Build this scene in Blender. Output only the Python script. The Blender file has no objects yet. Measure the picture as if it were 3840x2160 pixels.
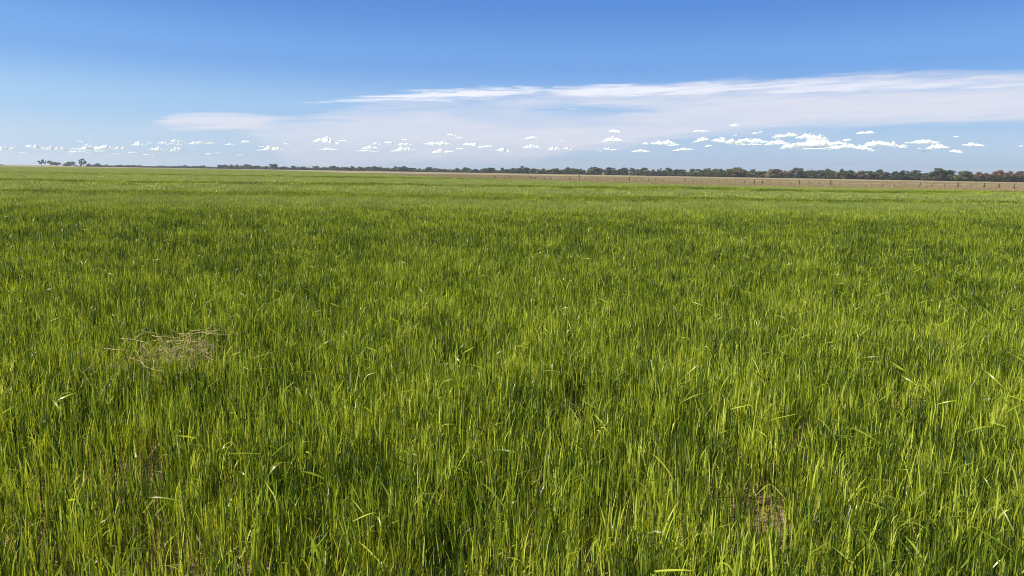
import bpy, math, random
import numpy as np
from mathutils import Matrix, Vector

random.seed(7)
rng = np.random.default_rng(11)
D = bpy.data
scene = bpy.context.scene
COL = scene.collection
R = math.radians

# ------------------------------------------------------------------ camera
CAM_H = 1.75
F = 2773.0                      # focal length in pixels of the 3840-wide photograph
PITCH = math.atan(436.6 / F)
ROLL = R(0.85)
f0 = Vector((0, math.cos(PITCH), -math.sin(PITCH)))
r0 = Vector((1, 0, 0))
u0 = Vector((0, math.sin(PITCH), math.cos(PITCH)))
rt = r0 * math.cos(ROLL) + u0 * math.sin(ROLL)
up = u0 * math.cos(ROLL) - r0 * math.sin(ROLL)
cam_d = D.cameras.new('camera')
cam = D.objects.new('camera', cam_d)
COL.objects.link(cam)
cam.matrix_world = Matrix(((rt.x, up.x, -f0.x, 0), (rt.y, up.y, -f0.y, 0), (rt.z, up.z, -f0.z, CAM_H), (0, 0, 0, 1)))
cam_d.sensor_width = 36
cam_d.lens = 36 * F / 3840
cam_d.clip_start = 0.05
cam_d.clip_end = 80000
scene.camera = cam

# ------------------------------------------------------------------ light
SUN_EL, SUN_AZ = 44.0, -112.0     # azimuth from +Y (the view) towards +X (right)
SUN_STRENGTH = 5.0
SKY_STRENGTH = 0.07
EXPOSURE = 0.6
sd = Vector((math.sin(R(SUN_AZ)) * math.cos(R(SUN_EL)), math.cos(R(SUN_AZ)) * math.cos(R(SUN_EL)), math.sin(R(SUN_EL))))
sun_d = D.lights.new('sun', 'SUN')
sun_d.energy = SUN_STRENGTH
sun_d.angle = R(0.5)
sun_d.color = (1.0, 0.95, 0.87)
sun = D.objects.new('sun', sun_d)
COL.objects.link(sun)
sun.rotation_euler = (-sd).to_track_quat('-Z', 'Y').to_euler()
sun.location = (0, 0, 60)

scene.view_settings.view_transform = 'Standard'
scene.view_settings.look = 'None'
scene.view_settings.gamma = 1
scene.view_settings.exposure = EXPOSURE
scene.cycles.filter_width = 1.0
scene.cycles.max_bounces = 8
scene.cycles.diffuse_bounces = 2
scene.cycles.transmission_bounces = 4
scene.cycles.transparent_max_bounces = 8


def pix_dir(px, py):
    return (f0 * F + rt * (px - 1920) + up * (1080 - py)).normalized()


def azel(px, py):
    d = pix_dir(px, py)
    return math.degrees(math.atan2(d.x, d.y)), math.degrees(math.asin(d.z))


def on_plane(px, py, z=0.0):
    d = pix_dir(px, py)
    t = (z - CAM_H) / d.z
    return Vector((d.x * t, d.y * t, z))


def at_depth(px, py, dist):
    """the point on the pixel's ray whose horizontal distance from the camera is dist"""
    d = pix_dir(px, py)
    t = dist / math.hypot(d.x, d.y)
    return Vector((d.x * t, d.y * t, CAM_H + d.z * t))


# ------------------------------------------------------------------ node helpers
class NT:
    def __init__(s, tree):
        s.t = tree
        s.n = tree.nodes
        s.l = tree.links

    def new(s, typ, **kw):
        n = s.n.new(typ)
        for k, v in kw.items():
            setattr(n, k, v)
        return n

    def put(s, sock, v):
        if isinstance(v, bpy.types.NodeSocket):
            s.l.new(v, sock)
        elif v is not None:
            sock.default_value = v

    def math(s, op, a, b=None, c=None, clamp=False):
        n = s.new('ShaderNodeMath', operation=op, use_clamp=clamp)
        s.put(n.inputs[0], a)
        s.put(n.inputs[1], b)
        s.put(n.inputs[2], c)
        return n.outputs[0]

    def step(s, x, lo, hi):
        n = s.new('ShaderNodeMapRange', interpolation_type='SMOOTHSTEP')
        s.put(n.inputs['Value'], x)
        s.put(n.inputs['From Min'], lo)
        s.put(n.inputs['From Max'], hi)
        n.inputs['To Min'].default_value = 0
        n.inputs['To Max'].default_value = 1
        return n.outputs[0]

    def vec(s, x, y, z):
        n = s.new('ShaderNodeCombineXYZ')
        s.put(n.inputs[0], x)
        s.put(n.inputs[1], y)
        s.put(n.inputs[2], z)
        return n.outputs[0]

    def noise(s, v, scale, detail=4, rough=0.55, dist=0.0, out='Fac'):
        n = s.new('ShaderNodeTexNoise')
        s.put(n.inputs['Vector'], v)
        n.inputs['Scale'].default_value = scale
        n.inputs['Detail'].default_value = detail
        n.inputs['Roughness'].default_value = rough
        n.inputs['Distortion'].default_value = dist
        return n.outputs[out]

    def ramp(s, x, stops, interp='LINEAR'):
        n = s.new('ShaderNodeValToRGB')
        cr = n.color_ramp
        cr.interpolation = interp
        while len(cr.elements) < len(stops):
            cr.elements.new(0.5)
        for e, (p, c) in zip(cr.elements, stops):
            e.position = p
            e.color = (*c, 1)
        s.put(n.inputs[0], x)
        return n.outputs[0]

    def mix(s, fac, a, b, blend='MIX'):
        n = s.new('ShaderNodeMix', data_type='RGBA', blend_type=blend)
        s.put(n.inputs[0], fac)
        for sock, v in ((n.inputs[6], a), (n.inputs[7], b)):
            s.put(sock, (*v, 1) if isinstance(v, tuple) and len(v) == 3 else v)
        return n.outputs[2]


# ------------------------------------------------------------------ world
world = D.worlds.new('World')
scene.world = world
world.use_nodes = True
W = NT(world.node_tree)
W.n.clear()
sky = W.new('ShaderNodeTexSky', sky_type='NISHITA')
sky.sun_disc = False
sky.sun_elevation = R(SUN_EL)
sky.sun_rotation = R(SUN_AZ)
sky.altitude = 1200
sky.air_density = 1.0
sky.dust_density = 0.4
sky.ozone_density = 2.0
tc = W.new('ShaderNodeTexCoord')
sep = W.new('ShaderNodeSeparateXYZ')
W.l.new(tc.outputs['Generated'], sep.inputs[0])
X, Y, Z = sep.outputs
AZ = W.math('DEGREES', W.math('ARCTAN2', X, Y))
EL = W.math('DEGREES', W.math('ARCSINE', Z))


def curve(pts, lo, hi):
    """elevation edge as a curve over azimuth: pts in photo pixels (2576 wide)"""
    q = sorted(azel(x * 1.4907, y * 1.4907) for x, y in pts)
    n = W.new('ShaderNodeFloatCurve')
    cv = n.mapping.curves[0]
    a0, a1 = -60.0, 60.0
    pp = [((a - a0) / (a1 - a0), (e - lo) / (hi - lo)) for a, e in q]
    cv.points[0].location = (0, pp[0][1])
    cv.points[1].location = (1, pp[-1][1])
    for p in pp:
        cv.points.new(*p)
    n.mapping.update()
    W.put(n.inputs['Value'], W.math('DIVIDE', W.math('SUBTRACT', AZ, a0), a1 - a0, clamp=True))
    return W.math('ADD', W.math('MULTIPLY', n.outputs[0], hi - lo), lo)


# streaky noise in azimuth / elevation
s_fine = W.noise(W.vec(W.math('MULTIPLY', AZ, 0.10), W.math('MULTIPLY', W.math('SUBTRACT', EL, W.math('MULTIPLY', AZ, 0.035)), 1.3), 0), 1.6, 6, 0.6, 0.3)
s_big = W.noise(W.vec(W.math('MULTIPLY', AZ, 0.05), W.math('MULTIPLY', EL, 0.35), 3.0), 1.5, 3, 0.5, 0.4)
s_fib = W.noise(W.vec(W.math('MULTIPLY', AZ, 0.16), W.math('MULTIPLY', W.math('SUBTRACT', EL, W.math('MULTIPLY', AZ, 0.03)), 2.6), 7.0), 1.3, 7, 0.65, 0.5)
wob = W.math('MULTIPLY', W.math('SUBTRACT', s_fine, 0.5), 1.3)
ELW = W.math('ADD', EL, wob)


def band(top, bot, s_top, s_bot):
    lo, hi = -2.0, 14.0
    t = curve(top, lo, hi)
    b = curve(bot, lo, hi)
    m1 = W.step(ELW, b, W.math('ADD', b, s_bot))
    m2 = W.math('SUBTRACT', 1.0, W.step(ELW, W.math('SUBTRACT', t, s_top), t))
    return W.math('MULTIPLY', m1, m2), t, b


veil, t1, b1 = band([(100, 330), (330, 318), (500, 283), (700, 288), (850, 268), (1000, 240), (1300, 222), (1600, 208), (1900, 192), (2250, 172), (2576, 172), (2900, 180)],
                    [(100, 332), (330, 335), (600, 350), (760, 425), (1000, 425), (1300, 420), (1500, 390), (1800, 352), (2100, 336), (2576, 318), (2900, 312)], 0.55, 1.0)
streak = W.step(s_fine, 0.36, 0.58)
near_top = W.step(EL, W.math('SUBTRACT', t1, 2.3), W.math('SUBTRACT', t1, 0.3))
# thin towards the left tip, fuller towards the right
azf = W.step(AZ, -27.0, -8.0)
veil_a = W.math('MULTIPLY', veil, W.math('ADD', 0.68, W.math('MULTIPLY', W.step(AZ, -24.0, 8.0), 0.27)))
veil_a = W.math('MULTIPLY', veil_a, W.math('ADD', 0.58, W.math('MULTIPLY', W.step(s_big, 0.3, 0.62), 0.42)))
veil_a = W.math('MULTIPLY', veil_a, W.math('ADD', 0.84, W.math('MULTIPLY', W.step(s_fib, 0.36, 0.62), 0.16)))
veil_a = W.math('MULTIPLY', veil_a, W.math('SUBTRACT', 1.0, W.math('MULTIPLY', near_top, W.math('MULTIPLY', 0.62, W.math('SUBTRACT', 1.0, streak)))))
# a brighter narrow streak along the upper edge
bright, t2, b2 = band([(700, 254), (780, 250), (1000, 228), (1200, 216), (1330, 214), (1500, 212), (1800, 206), (2200, 198), (2576, 200)],
                      [(700, 256), (780, 262), (1000, 260), (1200, 255), (1330, 240), (1500, 242), (1800, 236), (2200, 235), (2576, 220)], 0.3, 0.25)
bright_a = W.math('MULTIPLY', bright, W.math('MULTIPLY', W.math('ADD', 0.25, W.math('MULTIPLY', W.step(s_fib, 0.38, 0.58), 0.75)), W.math('SUBTRACT', 1.0, W.math('MULTIPLY', W.step(AZ, 5.0, 30.0), 0.45))))
gap, t5, b5 = band([(1280, 268), (1400, 256), (1550, 258), (1700, 262), (1850, 256), (1900, 254)], [(1280, 276), (1340, 292), (1500, 298), (1600, 292), (1750, 276), (1900, 262)], 0.55, 0.55)
veil_a = W.math('MULTIPLY', veil_a, W.math('SUBTRACT', 1.0, W.math('MULTIPLY', gap, W.math('MULTIPLY', 0.85, W.step(s_fib, 0.30, 0.50)))))
gap2, t6, b6 = band([(880, 268), (960, 262), (1150, 262), (1300, 248), (1380, 238)], [(880, 290), (1000, 288), (1150, 276), (1300, 262), (1380, 242)], 0.35, 0.5)
veil_a = W.math('MULTIPLY', veil_a, W.math('SUBTRACT', 1.0, W.math('MULTIPLY', gap2, 0.55)))
arm, t4, b4 = band([(250, 312), (340, 302), (500, 284), (720, 288), (800, 290), (900, 296)], [(250, 314), (340, 306), (450, 332), (600, 330), (760, 302), (900, 298)], 0.35, 0.5)
arm_a = W.math('MULTIPLY', arm, W.math('ADD', 0.58, W.math('MULTIPLY', W.step(s_fine, 0.38, 0.6), 0.40)))
# thin wisps low on the right
wisp, t3, b3 = band([(1500, 345), (1900, 322), (2576, 312), (2900, 310)], [(1500, 355), (1900, 345), (2576, 338), (2900, 335)], 0.5, 0.5)
wisp_a = W.math('MULTIPLY', wisp, W.math('MULTIPLY', W.step(s_fine, 0.5, 0.7), 0.5))

base = W.mix(1.0, sky.outputs[0], (SKY_STRENGTH,) * 3, 'MULTIPLY')
# the lowest 20 degrees of air: clear blue paling towards the horizon
grad = W.ramp(W.math('DIVIDE', EL, 30.0, clamp=True), [(0.0, (.345, .445, .57)), (0.06, (.34, .455, .60)), (0.14, (.245, .402, .612)), (0.265, (.120, .270, .575)), (0.41, (.068, .190, .500)), (1.0, (.045, .14, .42))], 'EASE')
side = W.math('ADD', 1.0, W.math('MULTIPLY', W.math('POWER', W.math('MULTIPLY', W.math('SUBTRACT', AZ, 4.0), 0.02), 2.0), 0.17))
sidec = W.vec(side, side, W.math('POWER', side, 0.5))
grad = W.mix(1.0, grad, sidec, 'MULTIPLY')
airy = W.mix(W.step(EL, 16.0, 38.0), grad, base)
c1 = W.mix(veil_a, airy, (0.575, 0.58, 0.65))
c1 = W.mix(arm_a, c1, (0.56, 0.575, 0.66))
c2 = W.mix(bright_a, c1, (0.66, 0.675, 0.74))
c3 = W.mix(wisp_a, c2, (0.50, 0.54, 0.63))
bg = W.new('ShaderNodeBackground')
W.l.new(c3, bg.inputs[0])
bg.inputs[1].default_value = 0.94
wo = W.new('ShaderNodeOutputWorld')
W.l.new(bg.outputs[0], wo.inputs[0])


# ------------------------------------------------------------------ object helpers
def tag(o, label=None, cat=None, group=None, kind=None):
    if label:
        o['label'] = label
    if cat:
        o['category'] = cat
    if group:
        o['group'] = group
    if kind:
        o['kind'] = kind
    return o


def obj(name, me, mat=None, parent=None):
    o = D.objects.new(name, me)
    COL.objects.link(o)
    if mat is not None and me is not None and not me.materials:
        me.materials.append(mat)
    if parent is not None:
        o.parent = parent
    return o


def empty(name, loc, rz=0.0):
    o = D.objects.new(name, None)
    o.empty_display_size = 0.3
    COL.objects.link(o)
    o.location = loc
    o.rotation_euler = (0, 0, rz)
    return o


def np_mesh(name, V, Fq, attrs=None, mat=None, smooth=True):
    """V (n,3), Fq (m,4) quads; a repeated last index makes a triangle is not used"""
    me = D.meshes.new(name)
    me.vertices.add(len(V))
    me.vertices.foreach_set('co', np.asarray(V, np.float32).ravel())
    m = len(Fq)
    if m:
        me.loops.add(m * 4)
        me.loops.foreach_set('vertex_index', np.asarray(Fq, np.int32).ravel())
        me.polygons.add(m)
        me.polygons.foreach_set('loop_start', np.arange(0, m * 4, 4, dtype=np.int32))
    for k, (typ, dat) in (attrs or {}).items():
        a = me.attributes.new(k, typ, 'POINT')
        a.data.foreach_set('value', dat)
    me.update(calc_edges=True)
    if smooth and m:
        me.polygons.foreach_set('use_smooth', np.ones(m, bool))
    if mat:
        me.materials.append(mat)
    return me


class MB:
    """a small mesh collector: boxes, tubes, polygons"""
    def __init__(s):
        s.v, s.f = [], []

    def box(s, c, d, rz=0.0):
        n = len(s.v)
        ca, sa = math.cos(rz), math.sin(rz)
        for k in range(8):
            x = (k & 1 and .5 or -.5) * d[0]
            y = (k & 2 and .5 or -.5) * d[1]
            z = (k & 4 and .5 or -.5) * d[2]
            s.v.append((c[0] + x * ca - y * sa, c[1] + x * sa + y * ca, c[2] + z))
        s.f += [tuple(n + i for i in q) for q in ((0, 2, 3, 1), (4, 5, 7, 6), (0, 1, 5, 4), (2, 6, 7, 3), (0, 4, 6, 2), (1, 3, 7, 5))]

    def tube(s, pts, rad, sides=6):
        pts = [Vector(p) for p in pts]
        n0 = len(s.v)
        for i, p in enumerate(pts):
            a = pts[max(i - 1, 0)]
            b = pts[min(i + 1, len(pts) - 1)]
            t = (b - a).normalized()
            side = t.orthogonal().normalized()
            if abs(t.z) < 0.9:
                side = t.cross(Vector((0, 0, 1))).normalized()
            o2 = t.cross(side)
            r = rad[i] if isinstance(rad, (list, tuple)) else rad
            for k in range(sides):
                an = 2 * math.pi * k / sides
                s.v.append(tuple(p + side * math.cos(an) * r + o2 * math.sin(an) * r))
        for i in range(len(pts) - 1):
            for k in range(sides):
                a = n0 + i * sides + k
                b = n0 + i * sides + (k + 1) % sides
                s.f.append((a, b, b + sides, a + sides))
        s.f.append(tuple(n0 + k for k in range(sides))[::-1])
        s.f.append(tuple(n0 + (len(pts) - 1) * sides + k for k in range(sides)))

    def poly(s, vs, fs):
        n = len(s.v)
        s.v += [tuple(v) for v in vs]
        s.f += [tuple(n + i for i in q) for q in fs]

    def mesh(s, name, mat=None, smooth=False):
        me = D.meshes.new(name)
        me.from_pydata(s.v, [], s.f)
        me.update()
        if smooth:
            me.polygons.foreach_set('use_smooth', np.ones(len(me.polygons), bool))
        if mat:
            me.materials.append(mat)
        return me


# ------------------------------------------------------------------ materials
def material(name):
    m = D.materials.new(name)
    m.use_nodes = True
    t = NT(m.node_tree)
    t.n.clear()
    out = t.new('ShaderNodeOutputMaterial')
    return m, t, out


def principled(t, col, rough=0.8, spec=0.3):
    p = t.new('ShaderNodeBsdfPrincipled')
    t.put(p.inputs['Base Color'], (*col, 1) if isinstance(col, tuple) else col)
    p.inputs['Roughness'].default_value = rough
    p.inputs['Specular IOR Level'].default_value = spec
    return p


def noisy(name, c1, c2, scale=5, rough=0.8, spec=0.2, bump=0.0, coord='Position', stretch=None):
    m, t, out = material(name)
    if coord == 'Position':
        v = t.new('ShaderNodeNewGeometry').outputs['Position']
    else:
        v = t.new('ShaderNodeTexCoord').outputs['Object']
    if stretch:
        mp = t.new('ShaderNodeMapping')
        mp.inputs['Scale'].default_value = stretch
        t.l.new(v, mp.inputs[0])
        v = mp.outputs[0]
    n = t.noise(v, scale, 6, 0.62)
    c = t.ramp(n, [(0.3, c1), (0.7, c2)])
    p = principled(t, c, rough, spec)
    if bump:
        b = t.new('ShaderNodeBump')
        b.inputs['Strength'].default_value = bump
        t.l.new(n, b.inputs['Height'])
        t.l.new(b.outputs[0], p.inputs['Normal'])
    t.l.new(p.outputs[0], out.inputs[0])
    return m


def leaf_material(name, stops, trans=0.4, rough=0.45, spec=0.35, patch=True, transcol=(1.25, 1.15, 0.5)):
    """crop blades: the colour comes from each blade's own tint, varied over the field in patches"""
    m, t, out = material(name)
    a = t.new('ShaderNodeAttribute', attribute_name='tint').outputs['Fac']
    pos = t.new('ShaderNodeNewGeometry').outputs['Position']
    if patch:
        n1 = t.noise(pos, 0.9, 3, 0.5)
        n2 = t.noise(pos, 0.035, 5, 0.62, 0.6)
        k = t.math('ADD', t.math('MULTIPLY', t.math('SUBTRACT', n1, 0.5), 0.26), t.math('MULTIPLY', t.math('SUBTRACT', n2, 0.5), 0.45))
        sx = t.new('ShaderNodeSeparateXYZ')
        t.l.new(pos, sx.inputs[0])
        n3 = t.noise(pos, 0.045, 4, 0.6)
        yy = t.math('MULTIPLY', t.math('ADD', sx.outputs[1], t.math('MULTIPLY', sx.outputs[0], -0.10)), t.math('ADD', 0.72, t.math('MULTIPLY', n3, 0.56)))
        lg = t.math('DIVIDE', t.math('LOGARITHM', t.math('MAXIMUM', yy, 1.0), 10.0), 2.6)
        # bands across the field, by distance, that shift blade colour darker and paler
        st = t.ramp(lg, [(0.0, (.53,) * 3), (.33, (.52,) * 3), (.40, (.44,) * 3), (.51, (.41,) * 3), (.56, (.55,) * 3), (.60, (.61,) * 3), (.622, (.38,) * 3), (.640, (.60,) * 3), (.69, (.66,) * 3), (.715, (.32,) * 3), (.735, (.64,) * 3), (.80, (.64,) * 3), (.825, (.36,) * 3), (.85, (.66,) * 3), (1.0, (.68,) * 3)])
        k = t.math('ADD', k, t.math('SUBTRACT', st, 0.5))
        lim = t.math('LESS_THAN', a, 0.85)
        a = t.math('MINIMUM', t.math('ADD', a, t.math('MULTIPLY', k, lim)), t.math('ADD', 0.84, t.math('MULTIPLY', t.math('SUBTRACT', 1.0, lim), 0.16)))
    c = t.ramp(a, stops)
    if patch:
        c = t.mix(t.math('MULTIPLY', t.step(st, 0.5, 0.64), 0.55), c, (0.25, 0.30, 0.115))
    p = principled(t, c, rough, spec)
    tr = t.new('ShaderNodeBsdfTranslucent')
    tcol = t.mix(1.0, c, transcol, 'MULTIPLY')
    t.l.new(tcol, tr.inputs[0])
    mx = t.new('ShaderNodeMixShader')
    mx.inputs[0].default_value = trans
    t.l.new(p.outputs[0], mx.inputs[1])
    t.l.new(tr.outputs[0], mx.inputs[2])
    t.l.new(mx.outputs[0], out.inputs[0])
    return m


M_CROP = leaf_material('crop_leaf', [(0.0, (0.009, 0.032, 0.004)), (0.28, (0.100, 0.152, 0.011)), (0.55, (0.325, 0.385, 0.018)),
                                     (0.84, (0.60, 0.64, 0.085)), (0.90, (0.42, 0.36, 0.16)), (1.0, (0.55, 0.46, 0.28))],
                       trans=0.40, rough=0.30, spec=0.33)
M_DRY = leaf_material('dry_grass_leaf', [(0.0, (0.13, 0.14, 0.05)), (0.5, (0.34, 0.25, 0.13)), (1.0, (0.48, 0.36, 0.21))],
                      trans=0.25, rough=0.7, spec=0.15, patch=False, transcol=(1, 1, 1))


# ------------------------------------------------------------------ ground
def ground_mat():
    m, t, out = material('dry_pasture')
    pos = t.new('ShaderNodeNewGeometry').outputs['Position']
    mp = t.new('ShaderNodeMapping')
    mp.inputs['Scale'].default_value = (0.35, 1, 1)
    mp.inputs['Rotation'].default_value = (0, 0, R(-14))
    t.l.new(pos, mp.inputs[0])
    a = t.noise(mp.outputs[0], 0.022, 5, 0.6, 0.3)
    b = t.noise(pos, 0.5, 5, 0.65)
    c = t.ramp(a, [(0.30, (0.13, 0.14, 0.05)), (0.42, (0.23, 0.185, 0.10)), (0.50, (0.26, 0.235, 0.115)), (0.58, (0.36, 0.235, 0.145)), (0.68, (0.15, 0.165, 0.065))])
    c = t.mix(t.step(b, 0.45, 0.85), c, (0.42, 0.32, 0.19))
    p = principled(t, c, 0.95, 0.1)
    bp = t.new('ShaderNodeBump')
    bp.inputs['Strength'].default_value = 0.6
    bp.inputs['Distance'].default_value = 0.2
    t.l.new(b, bp.inputs['Height'])
    t.l.new(bp.outputs[0], p.inputs['Normal'])
    t.l.new(p.outputs[0], out.inputs[0])
    return m


def disc(name, rad, z, mat, n=96, rings=(0.0, 0.01, 0.05, 0.2, 1.0)):
    v = [(0, 0, z)]
    f = []
    for q in rings[1:]:
        v += [(rad * q * math.cos(2 * math.pi * k / n), rad * q * math.sin(2 * math.pi * k / n), z) for k in range(n)]
    for k in range(n):
        f.append((0, 1 + k, 1 + (k + 1) % n))
    for i in range(len(rings) - 2):
        o = 1 + i * n
        for k in range(n):
            f.append((o + k, o + n + k, o + n + (k + 1) % n, o + (k + 1) % n))
    me = D.meshes.new(name)
    me.from_pydata(v, [], f)
    me.materials.append(mat)
    return obj(name, me)


tag(disc('ground', 3400, 0.0, ground_mat()), kind='structure')

# the far edge of the green crop, read off as azimuth -> distance
EDGE_PX = [(-900, 611), (0, 622.5), (400, 628), (640, 631), (950, 636), (1280, 647), (1600, 662), (1920, 671), (2240, 681), (2560, 690), (3200, 701), (3840, 714), (5000, 740)]
_e = [on_plane(x, y, 0.42) for x, y in EDGE_PX]
E_AZ = np.array([math.atan2(p.x, p.y) for p in _e])
E_D = np.array([math.hypot(p.x, p.y) for p in _e])
E_D = np.minimum(E_D, 560)


def edge_dist(x, y):
    return np.interp(np.arctan2(x, y), E_AZ, E_D)


# soil of the ploughed field, under the crop
bot = [(-60, -6), (60, -6)]
ring = []
for az in np.linspace(R(52), R(-58), 60):
    d = float(np.interp(az, E_AZ, E_D)) + 0.8
    ring.append((math.sin(az) * d, math.cos(az) * d))
me = D.meshes.new('field_soil')
pts = bot + ring
me.from_pydata([(x, y, 0.004) for x, y in pts], [], [tuple(range(len(pts)))])
me.materials.append(noisy('red_brown_soil', (0.16, 0.095, 0.055), (0.34, 0.225, 0.15), 6, 0.95, 0.1, 0.5))
tag(obj('field', me), kind='structure')


# ------------------------------------------------------------------ blades
def blades(bx, by, z0, L, phi, th0, bend, w, tint, segs=4, kink=None, kpos=None, twist=None):
    n = len(bx)
    s = np.linspace(0, 1, segs + 1)
    P = np.zeros((n, segs + 1, 3))
    P[:, 0] = np.stack([bx, by, z0], 1)
    T = np.zeros((n, segs + 1, 3))
    if kink is None:
        kink = np.zeros(n)
    if kpos is None:
        kpos = np.full(n, .6)
    for i in range(segs + 1):
        th = th0 + bend * s[i] ** 1.7 + kink * (s[i] >= kpos)
        T[:, i] = np.stack([np.sin(th) * np.cos(phi), np.sin(th) * np.sin(phi), np.cos(th)], 1)
    for i in range(segs):
        P[:, i + 1] = P[:, i] + (T[:, i] + T[:, i + 1]) * .5 * (L / segs)[:, None]
    P[:, :, 2] = np.maximum(P[:, :, 2], 0.012)
    side = np.stack([-np.sin(phi), np.cos(phi), np.zeros(n)], 1)
    if twist is None:
        twist = rng.uniform(-1.2, 1.2, n)
    V = np.zeros((n, segs + 1, 2, 3))
    for i in range(segs + 1):
        t_ = T[:, i]
        b_ = np.cross(t_, side)
        an = twist * (0.5 + s[i])
        d = side * np.cos(an)[:, None] + b_ * np.sin(an)[:, None]
        prof = (0.75 + 0.5 * s[i]) if s[i] < .45 else max(0.06, 1.02 * (1 - ((s[i] - .45) / .56) ** 1.5))
        hw = (w * .5 * prof)[:, None]
        V[:, i, 0] = P[:, i] - d * hw
        V[:, i, 1] = P[:, i] + d * hw
    idx = np.arange(n * (segs + 1) * 2).reshape(n, segs + 1, 2)
    q = np.stack([idx[:, :-1, 0], idx[:, :-1, 1], idx[:, 1:, 1], idx[:, 1:, 0]], -1).reshape(-1, 4)
    tt = np.repeat(tint, (segs + 1) * 2)
    return V.reshape(-1, 3), q, tt


def join(parts):
    off = 0
    VV, QQ, TT = [], [], []
    for v, q, t in parts:
        VV.append(v)
        QQ.append(q + off)
        TT.append(t)
        off += len(v)
    return np.concatenate(VV), np.concatenate(QQ), np.concatenate(TT)


U = rng.uniform
Nn = rng.normal


def crop_tile(S, dens, lod):
    n = int(S * S * dens)
    x = U(-S / 2, S / 2, n)
    y = U(-S / 2, S / 2, n)
    if lod == 0:      # clumped, with small gaps where soil shows
        g = rng.uniform(-S / 2, S / 2, (4, 2))
        dd = np.min(np.hypot(x[:, None] - g[None, :, 0], y[:, None] - g[None, :, 1]), 1)
        keep = (dd > 0.030) | (U(0, 1, n) < .3)
        x, y = x[keep], y[keep]
        n = len(x)
    # tint shared by a plant, jittered by leaf
    clump = U(0, 1, (14, 3))
    cx = (clump[:, 0] - .5) * S
    cy = (clump[:, 1] - .5) * S
    near = np.argmin((x[:, None] - cx) ** 2 + (y[:, None] - cy) ** 2, 1)
    pt = 0.17 + 0.42 * clump[near, 2] + Nn(0, .05, n)
    ph = 0.40 + Nn(0, .045, n) + (clump[near, 2] - .5) * .05
    ww = (1.0, 1.35, 2.4)[lod]
    segs = (5, 3, 2)[lod]
    parts = []
    # upright culm + flag leaf
    nl = (5, 4, 2)[lod]
    for k in range(nl):
        z0 = ph * U(.0, .12, n) if k == 0 else ph * U(.08, .66, n)
        L = np.minimum((ph - z0) * U(.85, 1.15, n), (.30 if k == 0 else .20) * U(.7, 1.15, n))
        th = np.abs(Nn(.04, .13, n))
        bd = Nn(.12, .28, n)
        kk = np.where(U(0, 1, n) < .10, U(.4, 1.1, n), 0)
        parts.append(blades(x + Nn(0, .012, n), y + Nn(0, .012, n), z0, L, U(0, 6.283, n), th, bd,
                            U(.0030, .0078, n) * ww, np.clip(pt + Nn(0, .27, n), 0, .83), segs, kk, U(.5, .8, n)))
    if lod < 2:
        # arching leaves whose tips hang or fold over
        m = int(n * (.24, .20)[lod])
        i = rng.integers(0, n, m)
        kink = np.where(U(0, 1, m) < .35, U(.7, 1.5, m), 0)
        parts.append(blades(x[i], y[i], ph[i] * U(.35, .72, m), U(.09, .20, m), U(0, 6.283, m), U(.2, .7, m), U(.1, 1.1, m),
                            U(.0040, .0085, m) * ww, np.clip(pt[i] + U(-.05, .22, m), 0, .82), segs, kink, U(.3, .7, m)))
        # a few long leaves lying across the canopy
        m = int(n * .022)
        i = rng.integers(0, n, m)
        parts.append(blades(x[i], y[i], ph[i] * U(.8, .98, m), U(.08, .20, m), U(0, 6.283, m), U(.9, 1.5, m), U(.1, .6, m),
                            U(.006, .010, m) * ww, np.clip(pt[i] + U(.0, .2, m), 0, .7), segs))
        # small pale sheaths and withered tips scattered through the canopy
        m = int(n * .10)
        i = rng.integers(0, n, m)
        parts.append(blades(x[i] + Nn(0, .01, m), y[i] + Nn(0, .01, m), ph[i] * U(.25, .85, m), U(.03, .09, m), U(0, 6.283, m), U(.0, .9, m), U(-.5, .9, m),
                            U(.003, .006, m) * ww, U(.78, .95, m), 2))
        # dead straw-coloured leaves low down
        m = int(n * (.55, .12)[lod])
        i = rng.integers(0, n, m)
        parts.append(blades(x[i] + Nn(0, .03, m), y[i] + Nn(0, .03, m), U(0, .10, m), U(.08, .22, m), U(0, 6.283, m), U(.3, 1.4, m), U(.2, 1.2, m),
                            U(.004, .009, m) * ww, U(.88, 1.0, m), 3))
    if lod == 2:
        m = int(n * .35)
        i = rng.integers(0, n, m)
        parts.append(blades(x[i], y[i], ph[i] * .6, U(.14, .24, m), U(0, 6.283, m), U(.3, .9, m), U(.3, 1.2, m),
                            U(.008, .012, m) * ww, np.clip(pt[i] + U(0, .2, m), 0, .82), 2))
    return join(parts)


def dry_tile(S, dens):
    n = int(S * S * dens)
    cx, cy = U(-S / 2, S / 2, n), U(-S / 2, S / 2, n)
    k = 14
    x = np.repeat(cx, k) + Nn(0, .06, n * k)
    y = np.repeat(cy, k) + Nn(0, .06, n * k)
    m = n * k
    tint = np.clip(np.repeat(U(0, 1, n), k) + Nn(0, .1, m), 0, 1)
    return blades(x, y, np.zeros(m), np.repeat(U(.10, .32, n), k) * U(.7, 1.2, m), U(0, 6.283, m), U(.1, .6, m), U(.1, .8, m), U(.01, .02, m), tint, 2)


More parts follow.
